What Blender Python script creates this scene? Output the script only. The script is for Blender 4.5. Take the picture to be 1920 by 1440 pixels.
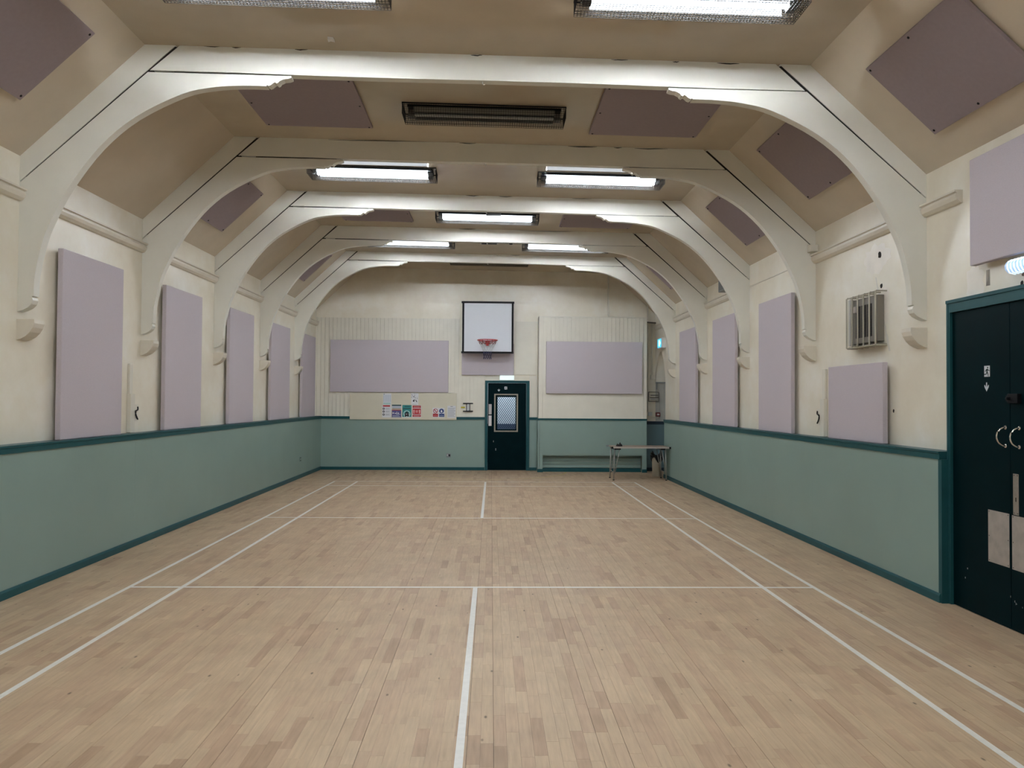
import bpy, bmesh, math, random
from mathutils import Vector, Matrix
random.seed(7)
for o in list(bpy.data.objects): bpy.data.objects.remove(o)
SC = bpy.context.scene
COL = SC.collection

# ------------------------------------------------------------------ camera
FPX, YAW, PITCH, ROLL, CAMH = 1433.4753, .0274, .0205, .0068, 1.664
cd = bpy.data.cameras.new('camera'); cam = bpy.data.objects.new('camera', cd); COL.objects.link(cam)
cd.sensor_width = 36; cd.lens = 36 * FPX / 1920; cd.clip_start = .05; cd.clip_end = 100
_f = Vector((math.sin(YAW)*math.cos(PITCH), math.cos(YAW)*math.cos(PITCH), math.sin(PITCH)))
_r = Vector((math.cos(YAW), -math.sin(YAW), 0)); _u = _r.cross(_f)
_r2 = _r*math.cos(ROLL) + _u*math.sin(ROLL); _u2 = -_r*math.sin(ROLL) + _u*math.cos(ROLL)
cam.matrix_world = Matrix(((_r2.x,_u2.x,-_f.x,0),(_r2.y,_u2.y,-_f.y,0),(_r2.z,_u2.z,-_f.z,CAMH),(0,0,0,1)))
SC.camera = cam

# ------------------------------------------------------------------ world, exposure
cy = SC.cycles                                 # light-path limits only
cy.max_bounces = 6; cy.diffuse_bounces = 4; cy.glossy_bounces = 2; cy.transmission_bounces = 3; cy.transparent_max_bounces = 4
cy.caustics_reflective = False; cy.caustics_refractive = False; cy.sample_clamp_indirect = 8; cy.use_light_tree = False
w = bpy.data.worlds.new('world'); SC.world = w; w.use_nodes = True
w.node_tree.nodes['Background'].inputs[0].default_value = (.6,.7,.8,1)
w.node_tree.nodes['Background'].inputs[1].default_value = .05
vs = SC.view_settings
vs.view_transform = 'Standard'; vs.look = 'None'; vs.gamma = 1; vs.use_curve_mapping = False
vs.exposure = 0.0
TUBE_STRENGTH = 278.0
TUBE_COLOR = (.93, 1.0, 1.07, 1)

# ------------------------------------------------------------------ materials
MATS = {}
def mat(name, col, rough=.6, metal=0, noise=None, bump=None, emit=None, spec=.5, alpha=None, coat=0):
    """noise=(scale, amount) mottles the colour, bump=(scale, strength) adds fine relief"""
    if name in MATS: return MATS[name]
    m = bpy.data.materials.new(name); m.use_nodes = True
    nt = m.node_tree; b = nt.nodes['Principled BSDF']
    c = (*col, 1)
    b.inputs['Base Color'].default_value = c
    b.inputs['Roughness'].default_value = rough
    b.inputs['Metallic'].default_value = metal
    b.inputs['Specular IOR Level'].default_value = spec
    if coat: b.inputs['Coat Weight'].default_value = coat; b.inputs['Coat Roughness'].default_value = .15
    if emit:
        b.inputs['Emission Color'].default_value = (*emit[0], 1); b.inputs['Emission Strength'].default_value = emit[1]
    geo = None
    if noise or bump: geo = nt.nodes.new('ShaderNodeNewGeometry')
    if noise:
        n = nt.nodes.new('ShaderNodeTexNoise'); n.inputs['Scale'].default_value = noise[0]; n.inputs['Detail'].default_value = 5
        nt.links.new(geo.outputs['Position'], n.inputs['Vector'])
        mr = nt.nodes.new('ShaderNodeMapRange'); mr.inputs[1].default_value = .3; mr.inputs[2].default_value = .7
        mr.inputs[3].default_value = 1 - noise[1]; mr.inputs[4].default_value = 1 + noise[1]
        nt.links.new(n.outputs['Fac'], mr.inputs[0])
        mx = nt.nodes.new('ShaderNodeMix'); mx.data_type = 'RGBA'; mx.blend_type = 'MULTIPLY'; mx.inputs[0].default_value = 1
        mx.inputs[6].default_value = c; nt.links.new(mr.outputs[0], mx.inputs[7]); nt.links.new(mx.outputs[2], b.inputs['Base Color'])
    if bump:
        n2 = nt.nodes.new('ShaderNodeTexNoise'); n2.inputs['Scale'].default_value = bump[0]; n2.inputs['Detail'].default_value = 3
        nt.links.new(geo.outputs['Position'], n2.inputs['Vector'])
        bp = nt.nodes.new('ShaderNodeBump'); bp.inputs['Strength'].default_value = bump[1]; bp.inputs['Distance'].default_value = .01
        nt.links.new(n2.outputs['Fac'], bp.inputs['Height']); nt.links.new(bp.outputs[0], b.inputs['Normal'])
    MATS[name] = m
    return m

def plaster_mat():
    """cream gloss paint on old plaster: mottled, with pale repaired patches"""
    m = mat('cream_plaster', (.66,.60,.49), .33, bump=(3.5, .22))
    nt = m.node_tree; b = nt.nodes['Principled BSDF']
    geo = nt.nodes.new('ShaderNodeNewGeometry')
    n = nt.nodes.new('ShaderNodeTexNoise'); n.inputs['Scale'].default_value = 1.3; n.inputs['Detail'].default_value = 5; n.inputs['Roughness'].default_value = .62
    nt.links.new(geo.outputs['Position'], n.inputs['Vector'])
    r = nt.nodes.new('ShaderNodeValToRGB'); e = r.color_ramp.elements
    e[0].position = .28; e[0].color = (.765,.697,.568,1); e[1].position = .70; e[1].color = (.89,.86,.775,1)
    k = r.color_ramp.elements.new(.5); k.color = (.832,.777,.652,1)
    nt.links.new(n.outputs['Fac'], r.inputs[0]); nt.links.new(r.outputs[0], b.inputs['Base Color'])
    return m

def wood_floor_mat(name, per_object):
    m = bpy.data.materials.new(name); m.use_nodes = True; nt = m.node_tree; b = nt.nodes['Principled BSDF']
    geo = nt.nodes.new('ShaderNodeNewGeometry')
    if per_object:
        oi = nt.nodes.new('ShaderNodeObjectInfo'); rnd = oi.outputs['Random']
    else:
        at = nt.nodes.new('ShaderNodeAttribute'); at.attribute_name = 'tone'; rnd = at.outputs['Fac']
    ramp = nt.nodes.new('ShaderNodeValToRGB'); e = ramp.color_ramp.elements
    e[0].position = 0; e[0].color = (0.395,0.269,0.173,1); e[1].position = 1; e[1].color = (0.536,0.400,0.267,1)
    for p, c in ((.05,(0.432,0.296,0.194,1)),(.16,(0.475,0.333,0.222,1)),(.5,(0.495,0.361,0.236,1)),(.85,(0.517,0.381,0.251,1))):
        k = ramp.color_ramp.elements.new(p); k.color = c
    nt.links.new(rnd, ramp.inputs[0])
    # grain stretched along the boards, shifted from piece to piece
    sh = nt.nodes.new('ShaderNodeMath'); sh.operation = 'MULTIPLY'; sh.inputs[1].default_value = 37.; nt.links.new(rnd, sh.inputs[0])
    cmb = nt.nodes.new('ShaderNodeCombineXYZ'); nt.links.new(sh.outputs[0], cmb.inputs[0]); nt.links.new(sh.outputs[0], cmb.inputs[1])
    add = nt.nodes.new('ShaderNodeVectorMath'); add.operation = 'ADD'; nt.links.new(geo.outputs['Position'], add.inputs[0]); nt.links.new(cmb.outputs[0], add.inputs[1])
    mp = nt.nodes.new('ShaderNodeMapping'); mp.inputs['Scale'].default_value = (55, 4.5, 1); nt.links.new(add.outputs[0], mp.inputs['Vector'])
    g = nt.nodes.new('ShaderNodeTexNoise'); g.inputs['Scale'].default_value = 1; g.inputs['Detail'].default_value = 4; nt.links.new(mp.outputs[0], g.inputs['Vector'])
    mr = nt.nodes.new('ShaderNodeMapRange'); mr.inputs[1].default_value = .25; mr.inputs[2].default_value = .75; mr.inputs[3].default_value = .87; mr.inputs[4].default_value = 1.10
    nt.links.new(g.outputs['Fac'], mr.inputs[0])
    # small dark knots
    mp2 = nt.nodes.new('ShaderNodeMapping'); mp2.inputs['Scale'].default_value = (13, 6, 1); nt.links.new(add.outputs[0], mp2.inputs['Vector'])
    vo = nt.nodes.new('ShaderNodeTexVoronoi'); vo.inputs['Scale'].default_value = .55; nt.links.new(mp2.outputs[0], vo.inputs['Vector'])
    kn = nt.nodes.new('ShaderNodeMapRange'); kn.inputs[1].default_value = .03; kn.inputs[2].default_value = .075; kn.inputs[3].default_value = .33; kn.inputs[4].default_value = 1
    nt.links.new(vo.outputs['Distance'], kn.inputs[0])
    # broad wear over the whole floor
    n3 = nt.nodes.new('ShaderNodeTexNoise'); n3.inputs['Scale'].default_value = 3.2; n3.inputs['Detail'].default_value = 4; nt.links.new(geo.outputs['Position'], n3.inputs['Vector'])
    mr3 = nt.nodes.new('ShaderNodeMapRange'); mr3.inputs[1].default_value = .3; mr3.inputs[2].default_value = .7; mr3.inputs[3].default_value = .91; mr3.inputs[4].default_value = 1.07
    nt.links.new(n3.outputs['Fac'], mr3.inputs[0])
    last = ramp.outputs[0]
    for s in (mr, kn, mr3):
        mx = nt.nodes.new('ShaderNodeMix'); mx.data_type = 'RGBA'; mx.blend_type = 'MULTIPLY'; mx.inputs[0].default_value = 1
        nt.links.new(last, mx.inputs[6]); nt.links.new(s.outputs[0], mx.inputs[7]); last = mx.outputs[2]
    nt.links.new(last, b.inputs['Base Color'])
    b.inputs['Roughness'].default_value = .5; b.inputs['Specular IOR Level'].default_value = .35
    return m

PLASTER = plaster_mat()
CEIL = mat('cream_gloss_shaded', (.49,.41,.305), .15, noise=(2.2,.05), spec=.75)  # flat middle: same paint as the slopes, darkened to paint in its dimmer light
RIB = mat('cream_rib_paint', (.78,.765,.69), .34, noise=(3,.03))
CORB = mat('cream_corbel_paint', (.75,.70,.60), .4, noise=(6,.04))
BOARD = mat('cream_board_paint', (.77,.735,.64), .38, noise=(4,.03))
CRACK = mat('crack_and_gap_shade', (.012,.009,.006), .9)  # near-black: painted shade in arch joints, also plaster holes and paint cracks
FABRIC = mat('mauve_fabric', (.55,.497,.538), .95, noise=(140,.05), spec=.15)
BOARDM = mat('mauve_board_shaded', (.29,.235,.25), .7, noise=(30,.03), spec=.25)  # ceiling panels: the mauve darkened so the colour carries the roof's shade
SAGE = mat('sage_dado_paint', (.242,.342,.310), .42, noise=(1.6,.04))
SAGE_BLUE = mat('blue_grey_dado_paint', (.115,.19,.215), .45, noise=(2,.04))
TEAL = mat('teal_gloss_trim', (.018,.082,.094), .35, noise=(5,.08), spec=.15)
DOORT = mat('dark_teal_door_paint', (.0006,.0100,.0130), .4, noise=(4,.12), spec=.04)
WHITE = mat('white_enamel', (.75,.75,.73), .4)
WHITELINE = mat('white_line_paint', (.74,.73,.70), .5, noise=(25,.05))
YELLOWLINE = mat('faded_yellow_line', (.50,.40,.13), .55, noise=(12,.12))
BLACK = mat('black_paint', (.006,.006,.008), .5, spec=.15)
STEEL = mat('brushed_steel', (.48,.46,.44), .38, 1.0, noise=(40,.06))
CHROME = mat('chrome', (.75,.75,.75), .12, 1.0)
WIRE = mat('dark_wire', (.010,.0095,.009), .6, spec=.1)
GREYP = mat('grey_plastic', (.22,.24,.25), .5)
PAPER = mat('white_paper', (.72,.73,.76), .7)
RED = mat('red_enamel', (.42,.012,.012), .4)
GLASS = None
def glass_mat():
    m = bpy.data.materials.new('clear_glass'); m.use_nodes = True; b = m.node_tree.nodes['Principled BSDF']
    b.inputs['Transmission Weight'].default_value = 1; b.inputs['Roughness'].default_value = 0; b.inputs['IOR'].default_value = 1.02
    b.inputs['Base Color'].default_value = (.92,.96,1,1)
    return m
GLASS = glass_mat()
TUBE_ON = mat('lit_tube', (.9,.9,.9), .3, emit=(TUBE_COLOR[:3], TUBE_STRENGTH))
DIFF_ON = mat('lit_prismatic_acrylic', (.01,.011,.012), .3, emit=((.80,.90,1.0), 3.5), spec=.2); DIFF_OFF = mat('prismatic_acrylic', (.22,.22,.20), .25)
TUBE_OFF = mat('unlit_tube', (.72,.72,.70), .25)
TRAY = mat('lamp_tray_grey', (.010,.0105,.0115), .5, spec=.1)

# ------------------------------------------------------------------ mesh helpers
class B:
    """collects shapes for one mesh; faces take the material slot current when they are added"""
    def __init__(s): s.bm = bmesh.new(); s.mats = []; s.i = 0
    def use(s, m):
        if m not in s.mats: s.mats.append(m)
        s.i = s.mats.index(m); return s
    def _face(s, vs):
        try:
            f = s.bm.faces.new(vs); f.material_index = s.i; return f
        except ValueError: return None
    def box(s, x0, x1, y0, y1, z0, z1):
        if x0 > x1: x0, x1 = x1, x0
        if y0 > y1: y0, y1 = y1, y0
        if z0 > z1: z0, z1 = z1, z0
        v = [s.bm.verts.new(p) for p in ((x0,y0,z0),(x1,y0,z0),(x1,y1,z0),(x0,y1,z0),(x0,y0,z1),(x1,y0,z1),(x1,y1,z1),(x0,y1,z1))]
        for q in ((3,2,1,0),(4,5,6,7),(0,1,5,4),(1,2,6,5),(2,3,7,6),(3,0,4,7)): s._face([v[k] for k in q])
        return s
    def prism(s, pts, fn, a, b):
        """pts 2-D outline, fn(p, q, t) -> 3-D, extruded from t=a to t=b"""
        lo = [s.bm.verts.new(fn(p[0], p[1], a)) for p in pts]; hi = [s.bm.verts.new(fn(p[0], p[1], b)) for p in pts]
        n = len(pts); s._face(lo[::-1]); s._face(hi)
        for k in range(n): s._face([lo[k], lo[(k+1)%n], hi[(k+1)%n], hi[k]])
        return s
    def xz(s, pts, y0, y1): return s.prism(pts, lambda p,q,t: (p,t,q), y0, y1)
    def yz(s, pts, x0, x1): return s.prism(pts, lambda p,q,t: (t,p,q), x0, x1)
    def xy(s, pts, z0, z1): return s.prism(pts, lambda p,q,t: (p,q,t), z0, z1)
    def tube(s, path, r, n=8, closed=False):
        path = [Vector(p) for p in path]; rings = []; m = len(path)
        for k, p in enumerate(path):
            if closed: d = path[(k+1)%m] - path[k-1]
            else: d = path[min(k+1,m-1)] - path[max(k-1,0)]
            d.normalize()
            a = d.cross(Vector((0,0,1)) if abs(d.z) < .9 else Vector((1,0,0))).normalized(); c = d.cross(a)
            rr = r[k] if isinstance(r,(list,tuple)) else r
            rings.append([s.bm.verts.new(p + (a*math.cos(2*math.pi*j/n) + c*math.sin(2*math.pi*j/n))*rr) for j in range(n)])
        for k in range(m if closed else m-1):
            A, Bn = rings[k], rings[(k+1)%m]
            for j in range(n): s._face([A[j], A[(j+1)%n], Bn[(j+1)%n], Bn[j]])
        if not closed: s._face(rings[0][::-1]); s._face(rings[-1])
        return s
    def lathe(s, prof, c, n=24, axis='z'):
        """prof: (radius, height) pairs turned about an axis through c"""
        rings = []
        for r, h in prof:
            ring = []
            for j in range(n):
                a = 2*math.pi*j/n; x, y = r*math.cos(a), r*math.sin(a)
                p = {'z':(x,y,h),'x':(h,x,y),'y':(x,h,y)}[axis]
                ring.append(s.bm.verts.new(Vector(p)+Vector(c)))
            rings.append(ring)
        for k in range(len(rings)-1):
            for j in range(n): s._face([rings[k][j], rings[k][(j+1)%n], rings[k+1][(j+1)%n], rings[k+1][j]])
        s._face(rings[0][::-1]); s._face(rings[-1]); return s
    def bevel(s, w, seg=2):
        bmesh.ops.bevel(s.bm, geom=s.bm.edges[:], offset=w, segments=seg, profile=.5, affect='EDGES'); return s
    def xform(s, M): s.bm.transform(M); return s

ORG = {}
def obj(name, b, m=None, parent=None, smooth=False, origin=None):
    """one mesh object; world-space verts are re-based on the parent's origin (or on the base of their own bounding box)"""
    if m is not None and not b.mats: b.mats = [m]
    bmesh.ops.recalc_face_normals(b.bm, faces=b.bm.faces[:])
    if parent is not None: L = ORG[parent]
    elif origin is not None: L = Vector(origin)
    else:
        xs = [v.co for v in b.bm.verts]
        lo = Vector([min(c[k] for c in xs) for k in range(3)]); hi = Vector([max(c[k] for c in xs) for k in range(3)])
        L = Vector(((lo.x+hi.x)/2, (lo.y+hi.y)/2, lo.z))
    b.bm.transform(Matrix.Translation(-L))
    me = bpy.data.meshes.new(name); b.bm.to_mesh(me); b.bm.free()
    for k in b.mats: me.materials.append(k)
    if smooth:
        for p in me.polygons: p.use_smooth = True
    o = bpy.data.objects.new(name, me); COL.objects.link(o)
    if parent is not None: o.parent = parent
    else: o.location = L
    ORG[o] = L
    return o
def tag(o, label, cat, group=None):
    o['label'] = label; o['category'] = cat
    if group: o['group'] = group
    return o
def thing(name, label, cat, loc, group=None):
    o = bpy.data.objects.new(name, None); COL.objects.link(o); o.location = loc; o.empty_display_size = .1
    ORG[o] = Vector(loc); return tag(o, label, cat, group)
def struct(o, label=None):
    o['kind'] = 'structure'
    if label: o['label'] = label
    return o
def dup(root, loc, label):
    r = root.copy(); COL.objects.link(r); r.location = loc; r['label'] = label
    for ch in root.children:
        c = ch.copy(); COL.objects.link(c); c.parent = r
        for g in ch.children:
            d = g.copy(); COL.objects.link(d); d.parent = c
    return r
def crom(pts, n=5):
    """smooth curve through points"""
    out = []
    for k in range(len(pts)-1):
        p0 = pts[max(k-1,0)]; p1 = pts[k]; p2 = pts[k+1]; p3 = pts[min(k+2,len(pts)-1)]
        for j in range(n):
            t = j/n
            out.append(tuple(.5*((2*p1[i]) + (-p0[i]+p2[i])*t + (2*p0[i]-5*p1[i]+4*p2[i]-p3[i])*t*t + (-p0[i]+3*p1[i]-3*p2[i]+p3[i])*t**3) for i in range(len(p1))))
    out.append(tuple(pts[-1])); return out
ORD = ['first','second','third','fourth','fifth','sixth']

# ------------------------------------------------------------------ hall dimensions (metres)
XC = -.107; XL, XR = -4.112, 3.898            # middle, plaster faces
DL, DR = -3.972, 3.752                        # faces of the dado panelling, 14 cm proud
YB, YF = -3.0, 18.05                          # back and far walls
RIBY = [6.727, 9.07, 11.42, 13.685, 16.06]; RIBT = .085
def tz(x, z):                                 # the old roof leans a little to the right
    t = max(0, min(1, (z-2.5)/2.2)); t = t*t*(3-2*t)
    return -.036*max(-1, min(1, (x-XC)/2.6))*t
def P(x, z): return (x, z + tz(x, z))

# ------------------------------------------------------------------ floor: planks one by one near the camera
b = B().box(XL-.15, XR+.72, YB-.2, YF+.2, -.12, -.010)
floor = struct(obj('floor', b, mat('dark_subfloor', (.05,.032,.02), .9), origin=(0,0,0)), 'pale sanded hardwood strip floor with badminton court lines')
WOOD_O = wood_floor_mat('beech_plank', True); WOOD_A = wood_floor_mat('beech_plank_field', False)
SW = .06385; X0 = .025
rows = []
k0 = math.floor((DL+.0-X0)/SW); k1 = math.ceil((DR+.80-X0)/SW)
LENS = [.24,.30,.36,.42,.50,.60]
for k in range(k0, k1):
    y = YB + random.uniform(-.5, 0)
    while y < YF:
        L = random.choice(LENS); rows.append((k, y, L)); y += L
def plank_x(k):
    wide = lambda j: .0011 if j % 2 == 0 and (j*7919) % 10 < 4 else .0004
    ga = wide(k); gb = wide(k+1)
    return X0 + k*SW + ga, X0 + (k+1)*SW - gb
def in_view(k, y, L):
    x = X0 + (k+.5)*SW; yc = y + L*.5
    return yc > 3.45 and abs(x - .027*yc) < .66*yc and DL < x < DR
near = sorted([r for r in rows if in_view(*r)], key=lambda r: r[1]+r[2]*.5)[:300]
nearset = set(near); pm = {}
for k, y, L in near:
    xa, xb = plank_x(k); key = (round(xa-X0-k*SW,5), round(xb-X0-k*SW,5), L)
    if key not in pm:
        q = B().box(xa-(X0+k*SW), xb-(X0+k*SW), .0004, L-.0004, -.010, 0)
        bmesh.ops.recalc_face_normals(q.bm, faces=q.bm.faces[:])
        me = bpy.data.meshes.new('plank'); q.bm.to_mesh(me); q.bm.free(); me.materials.append(WOOD_O); pm[key] = me
    o = bpy.data.objects.new('plank', pm[key]); COL.objects.link(o); o.parent = floor; o.location = (X0+k*SW, y, 0)
vv, ff, tone = [], [], []
for r in rows:
    if r in nearset: continue
    k, y, L = r; xa, xb = plank_x(k); xa = max(xa, XL); ya, yb = max(y+.0004, YB), min(y+L-.0004, YF)
    if yb <= ya or xb <= xa: continue
    n = len(vv); t = random.random()
    vv += [(xa,ya,-.01),(xb,ya,-.01),(xb,yb,-.01),(xa,yb,-.01),(xa,ya,0),(xb,ya,0),(xb,yb,0),(xa,yb,0)]
    for q in ((4,5,6,7),(0,1,5,4),(1,2,6,5),(2,3,7,6),(3,0,4,7)): ff.append([n+i for i in q]); tone.append(t)
me = bpy.data.meshes.new('plank_field'); me.from_pydata(vv, [], ff); me.update()
at = me.attributes.new('tone', 'FLOAT', 'FACE'); at.data.foreach_set('value', tone); me.materials.append(WOOD_A)
o = bpy.data.objects.new('plank_field', me); COL.objects.link(o); o.parent = floor; o['kind'] = 'stuff'

# court markings (badminton court, 40 mm lines), painted on the floor
CX, CY, CTH = -.126, 6.815, -.0031
def court(u, v): return (CX+u*math.cos(CTH)-v*math.sin(CTH), CY+u*math.sin(CTH)+v*math.cos(CTH))
def line(u0, v0, u1, v1, wd=.04, m=WHITELINE, lab='white painted court line', z=.0007):
    d = math.hypot(u1-u0, v1-v0); nx, ny = -(v1-v0)/d*wd/2, (u1-u0)/d*wd/2
    q = [court(u0+nx,v0+ny), court(u0-nx,v0-ny), court(u1-nx,v1-ny), court(u1+nx,v1+ny)]
    o = obj('court_line', B().xy(q, .0001, z), m, floor); o['label'] = lab
for u in (-3.03, 3.03): line(u, -4.70, u, 8.70)
for u in (-2.57, 2.57): line(u, -4.70, u, 8.68, z=.0009)
line(-3.03, 0, 3.03, 0, z=.0008); line(-3.03, 3.96, 3.03, 3.96, z=.0008)
line(-3.03, 7.92, 3.03, 7.92, z=.0008); line(-3.03, 8.68, 3.03, 8.68, z=.0008)
line(0, -4.70, 0, 0, z=.0009); line(0, 3.96, 0, 8.68, z=.0009); line(-3.03, -4.70, 3.03, -4.70, z=.0008)
ac, ar = (-.10, 17.80), 1.86
arc = [(ac[0]+ar*math.cos(a), ac[1]+ar*math.sin(a)) for a in [math.pi*(1.02+.96*i/40) for i in range(41)]]
inn = [(ac[0]+(ar-.035)*math.cos(a), ac[1]+(ar-.035)*math.sin(a)) for a in [math.pi*(1.02+.96*i/40) for i in range(41)]]
bq = B()
for i in range(40): bq.xy([arc[i],arc[i+1],inn[i+1],inn[i]], .0001, .0006)
o = obj('court_line', bq, YELLOWLINE, floor); o['label'] = 'faded yellow basketball arc before the far door'

# ------------------------------------------------------------------ ceiling: flat middle and two slopes
bq = B()
ins = [P(XL-.22, 3.53), P(XC-4.005, 3.735), P(XC-2.95, 4.72), P(XC+2.95, 4.72), P(XC+4.005, 3.735), P(XR+.22, 3.53)]
outs = [P(XR+.22, 3.75), P(XC+3.0, 4.95), P(XC-3.0, 4.95), P(XL-.22, 3.75)]
bq.xz(ins+outs, YB-.2, YF+.2)
bq.mats = [CEIL, mat('cream_gloss_lit', (.585,.505,.395), .18, noise=(2.2,.05), spec=.7)]  # slopes: the ceiling paint lightened, lamp light put into the colour
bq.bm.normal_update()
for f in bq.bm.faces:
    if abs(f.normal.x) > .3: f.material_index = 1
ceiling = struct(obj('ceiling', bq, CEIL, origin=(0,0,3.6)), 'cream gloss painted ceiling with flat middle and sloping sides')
# a flake of broken plaster hanging from the ceiling
bq = B(); c = Vector((-1.39, 6.5, 4.735))
bq.xy([(c.x-.02,c.y-.03),(c.x+.025,c.y-.02),(c.x+.03,c.y+.03),(c.x,c.y+.015),(c.x-.025,c.y+.03)], 4.715, 4.739)
obj('plaster_flake', bq, WHITE, ceiling)
# flush vent and detector between the arches
def ceil_item(name, x, y, sx, sy, h, m, label, cat, slats=0):
    z = 4.72 + tz(x, 4.72); t = thing(name, label, cat, (x, y, z-h))
    obj('frame', B().box(x-sx, x+sx, y-sy, y+sy, z-h, z+.002), m, t)
    if slats:
        for i in range(slats):
            yy = y - sy*.7 + 1.4*sy*i/(slats-1); obj('slat', B().box(x-sx*.82, x+sx*.82, yy-.012, yy+.012, z-h-.006, z-h), BLACK, t)
    else: obj('lens', B().lathe([(.02,-h-.02),(.035,-h-.012),(.035,-h)], (x,y,z), 16), BLACK, t)
ceil_item('ceiling_vent', -.055, 14.76, .18, .17, .02, mat('dusty_vent', (.30,.26,.21), .6), 'small square dark-slatted vent in the ceiling between two lit lamps', 'vent', 6)
ceil_item('smoke_detector', .366, 14.78, .05, .05, .02, WHITE, 'small round detector on the ceiling beside the slatted vent', 'detector')

# ------------------------------------------------------------------ walls
wl = struct(obj('wall_left', B().box(XL-.2, XL, YB-.2, YF+.2, -.12, 3.80), PLASTER, origin=(XL,0,0)), 'cream painted plaster wall on the left')
bq = B()                                                       # right wall: door opening near, pointed recess far
x0, x1 = XR, XR+.22
bq.box(x0, x1, YB-.2, 4.80, -.12, 3.78); bq.box(x0, x1, 4.80, 6.285, 2.47, 3.78); bq.box(x0, x1, 6.285, 16.99, -.12, 3.78)
apex = 17.5; spr = 2.10
def archpts(n=10):
    L = [(16.99 + (apex-16.99)*(1-math.cos(a))*1.0, spr + .72*math.sin(a)) for a in [math.pi/2*i/n for i in range(n+1)]]
    # pointed: compress so that both halves meet at an angle
    L = [(16.99 + (apex-16.99)*(i/n)**1.35, spr + .70*(1-(1-i/n)**1.6)) for i in range(n+1)]
    return L
la = archpts(); ra = [(2*apex-y, z) for y, z in la][::-1]
top = 3.78
for A in (la, ra):
    for i in range(len(A)-1):
        (ya, za), (yb2, zb) = A[i], A[i+1]
        bq.yz([(ya,za),(yb2,zb),(yb2,top),(ya,top)], x0, x0+.62)
bq.box(x0, x0+.62, 18.01, YF+.2, spr, top); bq.box(x1, x0+.62, 16.75, 16.99, -.12, top); bq.box(x0+.60, x0+.70, 16.75, YF+.2, -.12, top)
wr = struct(obj('wall_right', bq, PLASTER, origin=(XR,0,0)), 'cream painted plaster wall on the right')
def blot(y, z, r, seed, parent=wr):
    rr = random.Random(seed); pts = []
    for i in range(11):
        a = 2*math.pi*i/11; q = r*rr.uniform(.8,1.15); pts.append((y+q*math.cos(a), z+1.15*q*math.sin(a)))
    o = obj('plaster_hole', B().yz(pts, XR-.0012, XR+.004), CRACK, parent); o['label'] = 'ragged dark hole in the plaster'
blot(7.555, 3.144, .032, 1); blot(7.525, 2.828, .022, 2); blot(5.50, 2.545, .018, 3); blot(7.30, 1.58, .014, 5)
bq = B(); rr = random.Random(4)                                 # pale filled crack below the holes
for i in range(9):
    y0, z0 = 7.64-.030*i+rr.uniform(-.01,.01), 2.93-.085*i; y1, z1 = 7.64-.030*(i+1), 2.93-.085*(i+1); wd = rr.uniform(.008,.02)
    bq.yz([(y0-wd,z0),(y0+wd,z0),(y1+wd,z1),(y1-wd,z1)], XR-.0015, XR+.003)
o = obj('filler_streak', bq, mat('pale_filler', (.74,.71,.64), .6), wr); o['label'] = 'pale streak of filler over a crack'
rr = random.Random(9)                                           # pale repaired patches round the holes
for cyy, czz, ry, rz in ((7.62,3.12,.30,.16),(7.45,2.62,.10,.22),(6.05,2.60,.13,.20)):
    pts = []
    for i in range(26):
        a = 2*math.pi*i/26; q = rr.uniform(.72,1.08); pts.append((cyy+ry*q*math.cos(a), czz+rz*q*math.sin(a)))
    o = obj('filler_patch', B().yz(pts, XR-.0006, XR+.003), mat('repair_paint', (.86,.805,.72), .42, noise=(7,.05)), wr); o['label'] = 'pale repaired patch of plaster'
bq = B()
for yy, wd in ((5.90,.006),(5.885,.010),(5.87,.007)): bq.yz([(yy-wd,2.71),(yy+wd,2.71),(yy+wd*1.6,2.585),(yy-wd*1.6,2.585)], XR-.0012, XR+.003)
o = obj('damp_stain', bq, mat('grey_stain', (.50,.465,.40), .7), wr); o['label'] = 'grey streaks of dirt'

DX0, DX1, DZ = -.075, .835, 2.055                              # far door opening
bq = B()
bq.box(XL-.2, DX0-.03, YF, YF+.2, -.12, 5.0); bq.box(DX1+.03, XR+.72, YF, YF+.2, -.12, 5.0); bq.box(DX0-.03, DX1+.03, YF, YF+.2, DZ+.03, 5.0)
wf = struct(obj('wall_far', bq, PLASTER, origin=(0,YF,0)), 'cream far end wall with a dark teal door')
struct(obj('wall_back', B().box(XL-.2, XR+.22, YB-.2, YB, -.12, 5.0), PLASTER, origin=(0,YB,0)), 'cream end wall behind the camera')
# corridor seen through the far door's window
bq = B().use(mat('corridor_white', (.72,.76,.80), .6))
cx0, cx1, cy0, cy1, cz = -1.0, 1.8, YF+.2, 20.4, 2.6
bq.box(cx0, cx1, cy1, cy1+.1, 1.02, cz); bq.box(cx0-.1, cx0, cy0, cy1, 0, cz); bq.box(cx1, cx1+.1, cy0, cy1, 0, cz); bq.box(cx0, cx1, cy0, cy1, cz, cz+.1)
bq.use(mat('corridor_navy', (.02,.035,.07), .5)); bq.box(cx0, cx1, cy1-.03, cy1+.1, 0, 1.02); bq.box(cx0, cx1, cy0, cy1, -.1, 0)
struct(obj('wall_corridor', bq), 'lit corridor with a navy dado behind the far door')
ld = bpy.data.lights.new('corridor_lamp', 'AREA'); ld.energy = 34; ld.color = (.82,.92,1.0); ld.size = .5; ld.shape = 'RECTANGLE'; ld.size_y = 1.2
lo = bpy.data.objects.new('corridor_lamp', ld); COL.objects.link(lo); lo.location = (.4, 19.5, cz-.03)

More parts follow.
